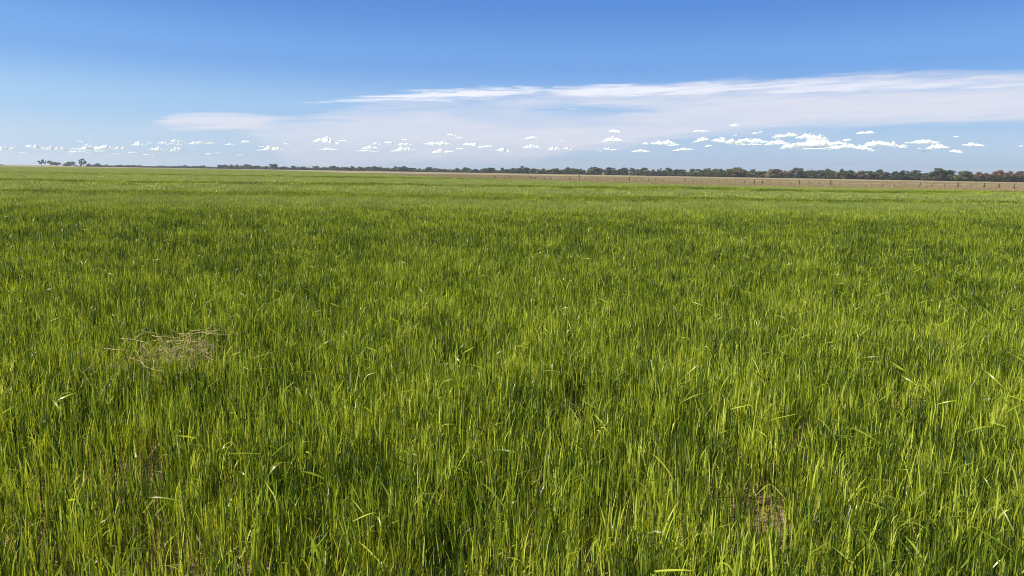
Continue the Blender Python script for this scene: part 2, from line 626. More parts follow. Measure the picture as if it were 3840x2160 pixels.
def stuff_object(name, lods, mat):
    """ONE object: its mesh holds the tiles and the loose points they stand on; geometry nodes set the tiles on the points.
    lods: list of (list of tile meshes, points (n,3), rotz, scale (n,3))"""
    V, Q, T, TID, ROT, SCL = [], [], [], [], [], []
    off = 0
    tid = 0
    plan = []
    for tiles, pts, rz, sc in lods:
        ids = []
        for v, q, t in tiles:
            V.append(v)
            Q.append(q + off)
            T.append(t)
            TID.append(np.full(len(v), tid))
            ROT.append(np.zeros(len(v)))
            SCL.append(np.ones((len(v), 3)))
            off += len(v)
            ids.append(tid)
            tid += 1
        pid = 1000 + len(plan)
        V.append(pts)
        T.append(np.zeros(len(pts)))
        TID.append(np.full(len(pts), pid))
        ROT.append(rz)
        SCL.append(sc)
        off += len(pts)
        plan.append((ids, pid))
    V = np.concatenate(V)
    me = np_mesh(name, V, np.concatenate(Q), {
        'tint': ('FLOAT', np.concatenate(T).astype(np.float32)),
        'tile_id': ('INT', np.concatenate(TID).astype(np.int32)),
        'turn': ('FLOAT', np.concatenate(ROT).astype(np.float32))}, mat)
    a = me.attributes.new('size', 'FLOAT_VECTOR', 'POINT')
    a.data.foreach_set('vector', np.concatenate(SCL).astype(np.float32).ravel())
    o = obj(name, me)
    g = D.node_groups.new(name + '_nodes', 'GeometryNodeTree')
    g.interface.new_socket('Geometry', in_out='INPUT', socket_type='NodeSocketGeometry')
    g.interface.new_socket('Geometry', in_out='OUTPUT', socket_type='NodeSocketGeometry')
    N, L = g.nodes, g.links
    gi = N.new('NodeGroupInput')
    go = N.new('NodeGroupOutput')
    jo = N.new('GeometryNodeJoinGeometry')

    def attr(nm, typ):
        n = N.new('GeometryNodeInputNamedAttribute')
        n.data_type = typ
        n.inputs[0].default_value = nm
        return n.outputs[0]

    def pick(k):
        c = N.new('FunctionNodeCompare')
        c.data_type = 'INT'
        c.operation = 'EQUAL'
        ia = [s for s in c.inputs if s.enabled]
        L.new(attr('tile_id', 'INT'), ia[0])
        ia[1].default_value = k
        s = N.new('GeometryNodeSeparateGeometry')
        s.domain = 'POINT'
        L.new(gi.outputs[0], s.inputs[0])
        L.new(c.outputs[0], s.inputs[1])
        return s.outputs[0]
    for ids, pid in plan:
        jt = N.new('GeometryNodeJoinGeometry')
        for k in ids:
            ti = N.new('GeometryNodeGeometryToInstance')
            L.new(pick(k), ti.inputs[0])
            L.new(ti.outputs[0], jt.inputs[0])
        ip = N.new('GeometryNodeInstanceOnPoints')
        L.new(pick(pid), ip.inputs['Points'])
        L.new(jt.outputs[0], ip.inputs['Instance'])
        ip.inputs['Pick Instance'].default_value = True
        rv = N.new('FunctionNodeRandomValue')
        rv.data_type = 'INT'
        ii = [s for s in rv.inputs if s.enabled]
        ii[0].default_value = 0
        ii[1].default_value = len(ids) - 1
        ri = [s for s in rv.outputs if s.enabled][0]
        L.new(ri, ip.inputs['Instance Index'])
        cb = N.new('ShaderNodeCombineXYZ')
        L.new(attr('turn', 'FLOAT'), cb.inputs[2])
        L.new(cb.outputs[0], ip.inputs['Rotation'])
        L.new(attr('size', 'FLOAT_VECTOR'), ip.inputs['Scale'])
        L.new(ip.outputs[0], jo.inputs[0])
    L.new(jo.outputs[0], go.inputs[0])
    md = o.modifiers.new('spread', 'NODES')
    md.node_group = g
    return o


def vnoise(x, y, cell, seed):
    """smooth value noise, vectorised"""
    r = np.random.default_rng(seed).uniform(-1, 1, (256, 256))
    u, v = x / cell, y / cell
    i, j = np.floor(u).astype(int), np.floor(v).astype(int)
    a, b = u - i, v - j
    a, b = a * a * (3 - 2 * a), b * b * (3 - 2 * b)
    g = lambda p, q: r[p % 256, q % 256]
    return (g(i, j) * (1 - a) + g(i + 1, j) * a) * (1 - b) + (g(i, j + 1) * (1 - a) + g(i + 1, j + 1) * a) * b


def spread(step, r_in, r_out, y_min, half, inside):
    nx = int(2 * (half * r_out + 8) / step) + 2
    xs = (np.arange(nx) - nx / 2) * step
    ys = np.arange(y_min, r_out + step, step)
    gx, gy = np.meshgrid(xs, ys)
    gx = (gx + U(-.3, .3, gx.shape) * step).ravel()
    gy = (gy + U(-.3, .3, gy.shape) * step).ravel()
    r = np.hypot(gx, gy)
    k = (np.abs(gx) < half * np.maximum(gy, 0) + 3.5) & (r >= r_in) & (r < r_out) & inside(gx, gy, step)
    x, y = gx[k], gy[k]
    h = 1 + .07 * vnoise(x, y, 6, 1) + .10 * vnoise(x, y, 35, 2) + .05 * vnoise(x, y, 1.5, 3)
    n = len(x)
    P = np.stack([x, y, np.full(n, .004)], 1)
    return P, U(0, 6.283, n), np.stack([np.ones(n), np.ones(n), h], 1)


in_crop = lambda x, y, s: np.hypot(x, y) < edge_dist(x, y) - s * .5
PA = spread(0.80, 0, 13, -2.5, .95, in_crop)
PB = spread(1.60, 13, 48, -2, .95, in_crop)
PC = spread(4.0, 48, 560, 0, .95, in_crop)
lodA = [crop_tile(1.0, 520, 0) for _ in range(6)]
lodB = [crop_tile(2.0, 240, 1) for _ in range(4)]
lodC = [crop_tile(5.0, 110, 2) for _ in range(3)]
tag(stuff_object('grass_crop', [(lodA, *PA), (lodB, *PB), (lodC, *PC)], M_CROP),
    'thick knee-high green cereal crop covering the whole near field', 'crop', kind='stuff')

out_crop = lambda x, y, s: (np.hypot(x, y) > edge_dist(x, y) + s * .4)
PD = spread(4.2, 60, 330, 40, .9, out_crop)
tag(stuff_object('dry_grass', [([dry_tile(5.0, 5) for _ in range(3)], *PD)], M_DRY),
    'sparse tan dry grass tufts on the bare pasture past the crop', 'dry grass', kind='stuff')

# ------------------------------------------------------------------ the fence
M_POST = noisy('weathered_post', (0.035, 0.030, 0.026), (0.085, 0.070, 0.058), 3, 0.9, 0.1, 0.3)
M_RAIL = noisy('grey_rail', (0.34, 0.29, 0.22), (0.50, 0.43, 0.34), 2, 0.85, 0.2)
post_px = [1920 + v / 4.025 for v in (335, 490, 568, 1008, 1098, 1195, 1278, 1557, 1767, 1862, 1953, 2056, 2165, 2272, 2375)] \
    + [2560 + v / 4.025 for v in (30, 155, 280, 412, 533, 660, 795, 925, 1080, 1200, 1330, 1470, 1617, 1760, 1905, 2065, 2230, 2370, 2515)] \
    + [3200 + v / 4.025 for v in (100, 275, 443, 620, 810, 1003, 1183, 1378, 1580, 1780, 1978, 2200, 2432, 2670)]
thick = {3: 1.35, 8: 1.1, 15: 1.05, 23: 1.0, 24: .95, 28: 1.05, 31: 1.2, 39: 1.0, 42: 1.2, 44: 1.2, 45: 1.05, 46: 1.05}
FA = on_plane(2003, 672.5)
FB = on_plane(3863, 712)
fence = empty('fence', (0, 0, 0))
mid = (FA + FB) / 2
fence.location = (mid.x, mid.y, 0)
tag(fence, 'low fence of uneven dark wooden posts and thin rails between green crop and dry pasture', 'fence')
tops = []
for i, px in enumerate(post_px):
    d = pix_dir(px, 690)
    # intersection of the pixel's vertical plane with the fence line
    ax, ay = FA.x, FA.y
    vx, vy = FB.x - FA.x, FB.y - FA.y
    t = (ax * d.y - ay * d.x) / (d.x * vy - d.y * vx)
    p = Vector((ax + vx * t, ay + vy * t, 0))
    fat = i in thick
    h = (thick[i] if fat else random.uniform(.62, .98)) * .86
    w = random.uniform(.15, .20) if fat else random.uniform(.075, .12)
    mb = MB()
    lean = Vector((random.uniform(-.10, .10), random.uniform(-.10, .10), 0))
    mb.tube([p + Vector((0, 0, -.1)) - fence.location, p - fence.location + lean * .5 + Vector((0, 0, h * .5)), p - fence.location + lean + Vector((0, 0, h))],
            [w * .55, w * .5, w * .45], 7)
    po = obj('post', mb.mesh('fence_post', M_POST, True), None, fence)
    if fat:
        po['label'] = 'thicker dark fence post'
    tops.append(p - fence.location + lean + Vector((0, 0, h)))
for frac, rad in ((.90, .022), (.55, .008), (.25, .008)):
    for a, b in zip(tops[:-1], tops[1:]):
        pa = Vector((a.x, a.y, min(a.z, .80) * frac))
        pb = Vector((b.x, b.y, min(b.z, .80) * frac))
        if frac < .9:
            continue
        m_ = (pa + pb) / 2 - Vector((0, 0, .03))
        mb = MB()
        mb.tube([pa, m_, pb], rad, 5)
        obj('rail', mb.mesh('fence_rail', M_RAIL), None, fence)
for frac in (.55, .25):
    mb = MB()
    mb.tube([Vector((a.x, a.y, min(a.z, .8) * frac)) for a in tops], .006, 4)
    obj('wire', mb.mesh('fence_wire', M_RAIL), None, fence)

# ------------------------------------------------------------------ trees
KINDS = {
    'dark': ((0.034, 0.046, 0.018), (0.105, 0.120, 0.042)),
    'green': ((0.050, 0.064, 0.022), (0.145, 0.158, 0.052)),
    'olive': ((0.080, 0.078, 0.028), (0.210, 0.190, 0.068)),
    'tan': ((0.13, 0.11, 0.055), (0.30, 0.25, 0.13)),
    'brown': ((0.095, 0.075, 0.036), (0.22, 0.165, 0.085)),
    'rust': ((0.11, 0.065, 0.040), (0.26, 0.145, 0.090)),
    'grey': ((0.085, 0.085, 0.062), (0.20, 0.19, 0.14)),
}
WORD = {'dark': 'dark green', 'green': 'mid green', 'olive': 'olive green', 'tan': 'pale tan', 'brown': 'brownish', 'rust': 'rusty red-brown', 'grey': 'greyish'}


def tree_mat(name, c1, c2):
    m, t, out = material(name)
    pos = t.new('ShaderNodeNewGeometry').outputs['Position']
    oi = t.new('ShaderNodeObjectInfo').outputs['Random']
    a = t.new('ShaderNodeAttribute', attribute_name='tint').outputs['Fac']
    n = t.noise(pos, 0.55, 3, 0.6)
    k = t.math('ADD', t.math('MULTIPLY', n, .55), t.math('ADD', t.math('MULTIPLY', a, .45), t.math('MULTIPLY', t.math('SUBTRACT', oi, .5), .25)))
    c = t.ramp(k, [(0.25, c1), (0.8, c2)])
    p = principled(t, c, 0.6, 0.2)
    tr = t.new('ShaderNodeBsdfTranslucent')
    t.l.new(c, tr.inputs[0])
    mx = t.new('ShaderNodeMixShader')
    mx.inputs[0].default_value = .25
    t.l.new(p.outputs[0], mx.inputs[1])
    t.l.new(tr.outputs[0], mx.inputs[2])
    t.l.new(mx.outputs[0], out.inputs[0])
    return m


TM = {k: tree_mat(k + '_foliage', *v) for k, v in KINDS.items()}
M_BARK = noisy('bark', (0.035, 0.028, 0.022), (0.10, 0.08, 0.06), 4, 0.95, 0.1, 0.4)


def crown_mesh(name, shape, n_leaf=1100, seed=0):
    """crown in a unit box: width 1, height 1 (base at z=0); shape sets where the leaf clumps sit"""
    r = np.random.default_rng(seed)
    C, Rr = [], []
    if shape == 'dome':        # broad, foliage to the ground
        for _ in range(26):
            a, q = r.uniform(0, 6.283), math.sqrt(r.uniform(0, 1)) * .40
            top = .80 * math.sqrt(max(0, 1 - (q / .47) ** 2))
            C.append((q * math.cos(a), q * math.sin(a), r.uniform(.12, max(.16, top))))
            Rr.append(r.uniform(.11, .19))
    elif shape == 'round':     # clear trunk, round lumpy head
        for _ in range(22):
            a, q = r.uniform(0, 6.283), math.sqrt(r.uniform(0, 1)) * .37
            hh = .32 * math.sqrt(max(0, 1 - (q / .45) ** 2))
            C.append((q * math.cos(a), q * math.sin(a), .56 + r.uniform(-hh, hh)))
            Rr.append(r.uniform(.10, .18))
    elif shape == 'airy':      # tall tree of separate clumps with sky between
        for _ in range(13):
            a, q = r.uniform(0, 6.283), r.uniform(.1, .40)
            C.append((q * math.cos(a), q * math.sin(a), r.uniform(.38, .90)))
            Rr.append(r.uniform(.07, .13))
    elif shape == 'column':
        for k in range(12):
            C.append((r.uniform(-.2, .2), r.uniform(-.2, .2), .08 + .84 * k / 11))
            Rr.append(r.uniform(.10, .16))
    C = np.array(C)
    Rr = np.array(Rr)
    i = r.integers(0, len(C), n_leaf)
    dv = r.normal(0, 1, (n_leaf, 3))
    dv /= np.linalg.norm(dv, axis=1)[:, None]
    fl = np.array([1.5, 1.5, 1.0]) if shape == 'column' else np.array([1, 1, .85])
    P = C[i] + dv * (Rr[i] * r.uniform(.55, 1.12, n_leaf))[:, None] * fl
    P[:, 2] = np.clip(P[:, 2], 0.01, 1.0)
    s = r.uniform(.022, .050, n_leaf)
    a1 = r.normal(0, 1, (n_leaf, 3))
    a1 /= np.linalg.norm(a1, axis=1)[:, None]
    a2 = np.cross(a1, dv + r.normal(0, .6, (n_leaf, 3)))
    a2 /= np.linalg.norm(a2, axis=1)[:, None] + 1e-6
    V = np.stack([P - a1 * s[:, None] - a2 * s[:, None] * .6, P + a1 * s[:, None] - a2 * s[:, None] * .6,
                  P + a1 * s[:, None] * .7 + a2 * s[:, None] * .7, P - a1 * s[:, None] * .7 + a2 * s[:, None] * .7], 1).reshape(-1, 3)
    Q = np.arange(n_leaf * 4).reshape(-1, 4)
    tint = np.repeat(np.clip(r.uniform(0, 1, len(C))[i] * .7 + r.uniform(0, .3, n_leaf), 0, 1), 4)
    # a lumpy inner mass in each clump keeps the sky from showing straight through
    Vs, Qs, Ts = [V], [Q], [tint]
    off = len(V)
    for c, rr in zip(C, Rr):
        k = .62 if shape != 'airy' else .45
        nu, nv = 7, 4
        vs = []
        for a in range(nv + 1):
            for b in range(nu):
                ph, th = math.pi * a / nv, 2 * math.pi * b / nu
                q = rr * k * r.uniform(.75, 1.2)
                vs.append((c[0] + q * math.sin(ph) * math.cos(th) * fl[0], c[1] + q * math.sin(ph) * math.sin(th) * fl[1], max(0.0, c[2] + q * math.cos(ph))))
        qs = [(off + a * nu + b, off + (a + 1) * nu + b, off + (a + 1) * nu + (b + 1) % nu, off + a * nu + (b + 1) % nu) for a in range(nv) for b in range(nu)]
        Vs.append(np.array(vs))
        Qs.append(np.array(qs))
        Ts.append(np.full(len(vs), r.uniform(0, .5)))
        off += len(vs)
    A = np.concatenate(Vs)
    lo = np.array([np.quantile(A[:, 0], .006), np.quantile(A[:, 1], .006), 0])
    hi = np.array([np.quantile(A[:, 0], .994), np.quantile(A[:, 1], .994), np.quantile(A[:, 2], .995)])
    sc3 = 1 / (hi - lo)
    of3 = np.array([(lo[0] + hi[0]) / 2, (lo[1] + hi[1]) / 2, 0])
    Vs = [(A - of3) * sc3]
    C = (C - of3) * sc3
    return np_mesh(name, np.concatenate(Vs), np.concatenate(Qs), {'tint': ('FLOAT', np.concatenate(Ts).astype(np.float32))}, TM['dark'], smooth=False), C


def trunk_mesh(name, C, shape, seed):
    r = random.Random(seed)
    mb = MB()
    hub = Vector((r.uniform(-.03, .03), r.uniform(-.03, .03), .30 if shape in ('round', 'airy') else .16))
    mb.tube([(0, 0, -.02), tuple(hub * .5 + Vector((.01, 0, 0))), tuple(hub)], [.040, .030, .026], 7)
    sel = list(C)
    r.shuffle(sel)
    for c in sel[:9]:
        c = Vector([float(q) for q in c])
        m_ = hub.lerp(c, .5) + Vector((0, 0, -.03))
        mb.tube([tuple(hub), tuple(m_), tuple(c)], [.022, .014, .006], 5)
    return mb.mesh(name, M_BARK, True)


PROTO = {}
for sh, cnt, nl in (('dome', 5, 1300), ('round', 4, 1200), ('airy', 3, 800), ('column', 2, 600)):
    PROTO[sh] = []
    for k in range(cnt):
        cm, C = crown_mesh(f'{sh}_crown', sh, nl, 100 * len(PROTO) + k)
        PROTO[sh].append((cm, trunk_mesh(f'{sh}_trunk', C, sh, k)))

# x (3840-px photo), top y, width px, base y, kind, shape
TREES = []


def zone(x0, y0, rows, b0, b1):
    for r_ in rows:
        X_, top, w = r_[:3]
        kind = r_[3] if len(r_) > 3 else random.choice(['dark', 'dark', 'green'])
        sh = r_[4] if len(r_) > 4 else random.choice(['dome', 'dome', 'dome', 'dome', 'round'])
        note = r_[5] if len(r_) > 5 else None
        TREES.append(dict(x=x0 + X_ / 4.025, top=y0 + top / 4.025, w=w / 4.025, base=y0 + (b0 + (b1 - b0) * X_ / 2576) / 4.025, kind=kind, sh=sh, note=note))


zone(0, 560, [
    (15, 225, 80, 'dark', 'dome', 'low dark bush cut by the left edge of the picture'),
    (627, 165, 70, 'dark', 'airy', 'tall airy dark tree, leftmost of the gum trees on the horizon'),
    (683, 178, 30, 'dark', 'airy', 'very slender thin-crowned tree just right of the leftmost gum tree'),
    (765, 180, 76, 'dark', 'airy', 'open-crowned dark tree third from the left among the gum trees'),
    (852, 198, 95, 'dark', 'round', 'dense dark round tree closing the left group of gum trees'),
    (1000, 215, 90, 'dark', 'dome', 'dark dome-shaped bush left half of the rounded pair between the gum trees'),
    (1070, 193, 105, 'dark', 'round', 'taller right half of the rounded pair between the gum trees'),
    (1150, 240, 70, 'dark', 'dome', 'low bush left of the narrow column tree'),
    (1217, 168, 38, 'dark', 'column', 'narrow dark column-shaped tree beside the tallest gum tree'),
    (1265, 154, 78, 'dark', 'airy', 'tallest airy gum tree on the left horizon with sky through its crown'),
    (1335, 220, 78, 'dark', 'dome', 'round bush right of the tallest gum tree'),
    (1400, 245, 60, 'grey', 'dome', 'low grey bush left of the farm house'),
    (1475, 216, 85, 'dark', 'dome', 'dark bush rising behind the farm house'),
    (1560, 238, 60, 'grey', 'dome'), (1620, 230, 30, 'grey', 'column'), (1680, 245, 70), (1750, 242, 60, 'grey'), (1795, 234, 60), (1860, 243, 70),
    (1930, 250, 70), (2005, 240, 60), (2060, 246, 60), (2115, 240, 50), (2190, 256, 80), (2270, 255, 80), (2340, 254, 60), (2410, 258, 70), (2475, 248, 80), (2545, 256, 70)], 256, 276)
zone(640, 560, [
    (30, 255, 80), (85, 262, 60), (140, 248, 90), (215, 242, 90), (295, 256, 90), (370, 250, 90), (430, 256, 70), (490, 241, 60), (560, 262, 80), (640, 266, 90), (700, 268, 60),
    (752, 234, 66, 'dark', 'round'), (825, 233, 62, 'dark', 'round'), (870, 250, 70), (925, 234, 92, 'dark', 'dome', 'big square dark tree left of centre of the far tree line'), (1010, 234, 80), (1080, 248, 66),
    (1140, 228, 66, 'dark', 'round'), (1190, 235, 66, 'green', 'round'), (1255, 255, 66), (1320, 248, 74), (1390, 265, 70), (1460, 257, 100, 'dark'),
    (1550, 224, 86, 'dark', 'round', 'rounded dark tree touching the left side of the small spire tree'), (1597, 218, 22, 'dark', 'column', 'small pointed spire tree in the far tree line left of centre'), (1655, 264, 60), (1720, 261, 80, 'green'), (1780, 274, 60),
    (1850, 250, 56, 'dark', 'round'), (1910, 262, 64), (1965, 262, 56), (2020, 260, 90, 'dark'), (2100, 276, 70), (2190, 250, 92, 'tan', 'round', 'pale tan tree with thin foliage in the far tree line'), (2270, 276, 66, 'olive'), (2330, 268, 60), (2400, 260, 70, 'green'), (2455, 249, 64), (2530, 268, 80)], 276, 320)
zone(1280, 580, [
    (15, 190, 70), (75, 190, 80), (160, 177, 104), (255, 184, 80), (325, 194, 70), (410, 184, 120, 'green'), (505, 179, 80), (600, 184, 100), (690, 199, 90, 'olive'), (760, 208, 60),
    (820, 180, 100, 'brown', 'dome', 'dark tree with brownish lower foliage near the middle left of the tree line'), (910, 177, 90), (975, 187, 80, 'dark'), (1060, 200, 110, 'dark'), (1165, 207, 90, 'olive'), (1250, 211, 80), (1328, 190, 76), (1425, 207, 90, 'olive'),
    (1520, 216, 110, 'olive'), (1605, 224, 80), (1655, 242, 60, 'tan'), (1750, 207, 140, 'green', 'dome'), (1885, 197, 106, 'green', 'round', 'bushy lighter green tree standing clear before the middle of the tree line'), (1960, 226, 60), (2020, 221, 90),
    (2075, 238, 90, 'olive'), (2160, 208, 80), (2245, 199, 110), (2330, 230, 80, 'olive'), (2420, 201, 80, 'green'), (2490, 221, 90), (2550, 221, 70)], 244, 278)
zone(1920, 580, [
    (50, 205, 110), (150, 181, 160, 'dark', 'dome', 'high dark bluish dome-shaped tree at the middle of the tree line'), (250, 205, 90), (335, 212, 90), (440, 214, 100), (530, 236, 90, 'green'), (620, 211, 140, 'olive'), (720, 231, 90),
    (835, 194, 130, 'green'), (935, 208, 90, 'olive'), (1000, 222, 80), (1065, 217, 130, 'green'), (1195, 211, 100, 'olive', 'dome', 'olive tree leaning on the left side of the big spreading tree'), (1265, 192, 175, 'dark', 'round', 'big dark spreading tree on a short trunk behind the tall fence post'),
    (1440, 196, 120, 'dark', 'dome', 'dark tree just right of the gap beside the big spreading tree'), (1530, 205, 120), (1610, 238, 90), (1690, 204, 120, 'dark'), (1845, 207, 110, 'grey'), (1925, 228, 90), (2010, 204, 160, 'olive'), (2120, 227, 100, 'green'), (2200, 228, 80),
    (2247, 204, 24, 'dark', 'column', 'thin pointed tree tip sticking out of the tree line right of centre'), (2290, 235, 80), (2370, 207, 140, 'green'), (2470, 227, 110), (2550, 229, 90)], 284, 300)
zone(2560, 580, [
    (20, 234, 90), (120, 219, 110, 'green'), (220, 224, 130, 'green'), (335, 212, 130, 'olive'), (410, 236, 90), (500, 222, 150, 'olive'), (580, 220, 90, 'green'), (670, 227, 120, 'olive'),
    (800, 202, 190, 'olive', 'dome', 'wide smooth olive dome tree, highest of the right-hand middle'), (905, 232, 160, 'dark'), (1000, 262, 100, 'grey'), (1115, 229, 210, 'olive'), (1220, 255, 120, 'green'), (1290, 252, 90, 'tan'),
    (1435, 224, 200, 'brown', 'dome', 'wide low yellow-brown dome tree in the right-hand tree line'), (1470, 275, 110, 'dark', 'dome', 'small dark bush in front of the yellow-brown dome tree'), (1600, 231, 160, 'brown'), (1740, 204, 150, 'grey', 'round', 'grey-green lumpy tree standing above the brown trees on the right'), (1790, 262, 130, 'dark'), (1870, 240, 120), (1960, 250, 110),
    (2060, 240, 150, 'green'), (2150, 219, 120, 'dark'), (2225, 234, 90, 'grey'), (2310, 250, 90, 'grey'), (2400, 224, 120, 'brown'), (2500, 241, 120), (2560, 262, 70, 'brown')], 308, 352)
zone(3200, 600, [
    (40, 172, 150, 'brown'), (195, 175, 150, 'brown', 'dome'), (320, 155, 140, 'dark', 'dome', 'dark round tree rising between brownish trees on the right'), (440, 183, 160, 'grey'), (640, 181, 160, 'dark', 'dome', 'dark tree just right of the last open gap in the tree line'), (750, 168, 140, 'dark'), (850, 166, 70, 'grey', 'airy'),
    (900, 158, 90, 'grey', 'airy'), (930, 200, 130, 'dark'), (1000, 166, 130, 'grey', 'airy', 'bare grey twiggy tree left of the largest right-hand tree'), (1100, 206, 110, 'olive'), (1180, 198, 110, 'dark'), (1235, 150, 120, 'dark'),
    (1345, 140, 190, 'dark', 'dome', 'largest dark broad tree near the right end of the tree line'), (1465, 190, 60, 'grey', 'column', 'narrow pale grey shrub beside the largest right-hand tree'), (1520, 222, 100, 'dark'), (1625, 177, 220, 'green', 'dome', 'smooth wide green dome tree where the red-brown trees begin'),
    (1765, 190, 110, 'rust'), (1870, 187, 140, 'rust'), (1985, 200, 110, 'brown'), (2080, 188, 130, 'rust'), (2205, 165, 110, 'rust', 'round', 'tallest rusty red-brown tree near the right edge'), (2280, 200, 90, 'brown'), (2345, 175, 120, 'rust'), (2440, 188, 130, 'rust'), (2550, 178, 120, 'rust', 'round', 'red-brown tree cut by the right edge of the picture'),
    (2680, 185, 130, 'rust'), (1840, 232, 120, 'dark'), (2120, 240, 150, 'dark'), (2400, 245, 150, 'dark')], 278, 306)
TREES.sort(key=lambda t: t['x'])
ORD = ['first', 'second', 'third', 'fourth', 'fifth', 'sixth', 'seventh', 'eighth', 'ninth', 'tenth', 'eleventh', 'twelfth', 'thirteenth', 'fourteenth', 'fifteenth',
       'sixteenth', 'seventeenth', 'eighteenth', 'nineteenth', 'twentieth', 'twenty-first', 'twenty-second', 'twenty-third', 'twenty-fourth', 'twenty-fifth']
LANDMARK = {}


def short(note):
    return note.split(',')[0]


cnt, lm, lmw = 0, None, ''
for i, T_ in enumerate(TREES):
    x = T_['x']
    base = max(T_['base'], 615 + 0.0148 * x + 3.2)
    drop = base - (615 + 0.0148 * x)
    dist = CAM_H * F / (drop * math.cos(math.atan((x - 1920) / F)) ** 1) if drop > 0 else 1200
    dist = min(max(dist, 480), 1150)
    # smooth depth along the line, nearer on the right, with a little stagger
    dist = np.interp(x, [0, 700, 1400, 2200, 3000, 3900], [1150, 980, 800, 640, 560, 500]) * random.uniform(.96, 1.06)
    g = at_depth(x, base, dist)
    loc = Vector((g.x, g.y, 0))
    pxm = loc.length / F / math.cos(math.atan((x - 1920) / F))      # metres per photo pixel there
    zt = at_depth(x, T_['top'], dist).z
    H_ = zt * (1.12 if x < 420 else 1.04)
    W_ = T_['w'] * pxm * (1.02 if x < 420 else 1.38) * math.cos(math.atan((x - 1920) / F))
    root = empty('tree', loc, random.uniform(0, 6.28))
    cm, tm = PROTO[T_['sh']][random.randrange(len(PROTO[T_['sh']]))]
    for nm, me_ in (('crown', cm), ('trunk', tm)):
        o = obj(nm, me_, None, root)
        o.scale = (W_, W_ * random.uniform(.8, 1.0) if T_['sh'] != 'airy' else W_, H_)
        if nm == 'crown':
            o.material_slots[0].link = 'OBJECT'
            o.material_slots[0].material = TM[T_['kind']]
    if T_['note']:
        lab = T_['note']
        lm, cnt = lab, 0
        LANDMARK[i] = lab
    else:
        cnt += 1
        ref = ' '.join(lm.split()[:9]) if lm else 'the left edge'
        hgt = 'low' if H_ < 4.2 else ('tall' if H_ > 6 else 'mid-height')
        shape = {'dome': 'domed', 'round': 'round', 'airy': 'thin-crowned', 'column': 'narrow'}[T_['sh']]
        lab = None
        T_['pre'] = f'{hgt} {WORD[T_["kind"]]} {shape} tree'
        T_['rel'] = (cnt, lm)
    T_['lab'] = lab
    T_['root'] = root
SHORT = {
    'olive tree leaning on the left side of the big spreading tree': 'the leaning olive tree',
    'low grey bush left of the farm house': 'the low grey bush by the farm house',
    'low dark bush cut by the left edge of the picture': 'the low bush at the left edge',  # landmark note -> how other labels point at it
    'dark bush rising behind the farm house': 'the farm house',
    'big square dark tree left of centre of the far tree line': 'the big square dark tree',
    'small pointed spire tree in the far tree line left of centre': 'the small spire tree',
    'pale tan tree with thin foliage in the far tree line': 'the pale tan tree',
    'dark tree with brownish lower foliage near the middle left of the tree line': 'the brown-skirted dark tree',
    'bushy lighter green tree standing clear before the middle of the tree line': 'the bushy lighter green tree',
    'high dark bluish dome-shaped tree at the middle of the tree line': 'the high bluish dome tree',
    'big dark spreading tree on a short trunk behind the tall fence post': 'the big spreading tree',
    'dark tree just right of the gap beside the big spreading tree': 'the gap by the spreading tree',
    'thin pointed tree tip sticking out of the tree line right of centre': 'the thin pointed tree tip',
    'wide smooth olive dome tree, highest of the right-hand middle': 'the wide smooth olive dome',
    'wide low yellow-brown dome tree in the right-hand tree line': 'the yellow-brown dome tree',
    'small dark bush in front of the yellow-brown dome tree': 'the small bush before the yellow-brown dome',
    'grey-green lumpy tree standing above the brown trees on the right': 'the grey-green lumpy tree',
    'dark round tree rising between brownish trees on the right': 'the dark tree between brownish ones',
    'dark tree just right of the last open gap in the tree line': 'the last open gap',
    'bare grey twiggy tree left of the largest right-hand tree': 'the bare grey twiggy tree',
    'largest dark broad tree near the right end of the tree line': 'the largest right-hand tree',
    'narrow pale grey shrub beside the largest right-hand tree': 'the narrow pale shrub',
    'smooth wide green dome tree where the red-brown trees begin': 'the smooth wide green dome',
    'tallest rusty red-brown tree near the right edge': 'the tallest rusty tree',
    'red-brown tree cut by the right edge of the picture': 'the right-edge tree',
    'bare grey twiggy tree left of the largest right-hand tree': 'the bare grey twiggy tree',
    'rounded dark tree touching the left side of the small spire tree': 'the round tree by the spire',
}
lmi = sorted(LANDMARK)
for i, T_ in enumerate(TREES):
    lab = T_['lab']
    if lab is None:
        j = min(lmi, key=lambda q: abs(q - i))
        n_ = abs(j - i)
        ref = SHORT.get(LANDMARK[j], 'the ' + LANDMARK[j])
        lab = f"{T_['pre']}, {ORD[n_ - 1]} to the {'right' if i > j else 'left'} of {ref}"
    tag(T_['root'], lab, 'tree', 'trees along the horizon')

# dark low undergrowth that joins the tree line at its foot
hp = []
for x in np.linspace(1450, 4050, 420):
    if 2255 < x < 2265 or 3325 < x < 3338:
        continue
    d = np.interp(x, [0, 700, 1400, 2200, 3000, 3900], [1150, 980, 800, 640, 560, 500]) * random.uniform(1.0, 1.07)
    p = at_depth(x, 640, d)
    hp.append((p.x, p.y, 0))
for x in np.linspace(330, 1450, 150):
    d = np.interp(x, [0, 700, 1400], [1150, 980, 800]) * random.uniform(1.0, 1.05)
    p = at_depth(x, 640, d)
    hp.append((p.x, p.y, 0))
hp = np.array(hp)


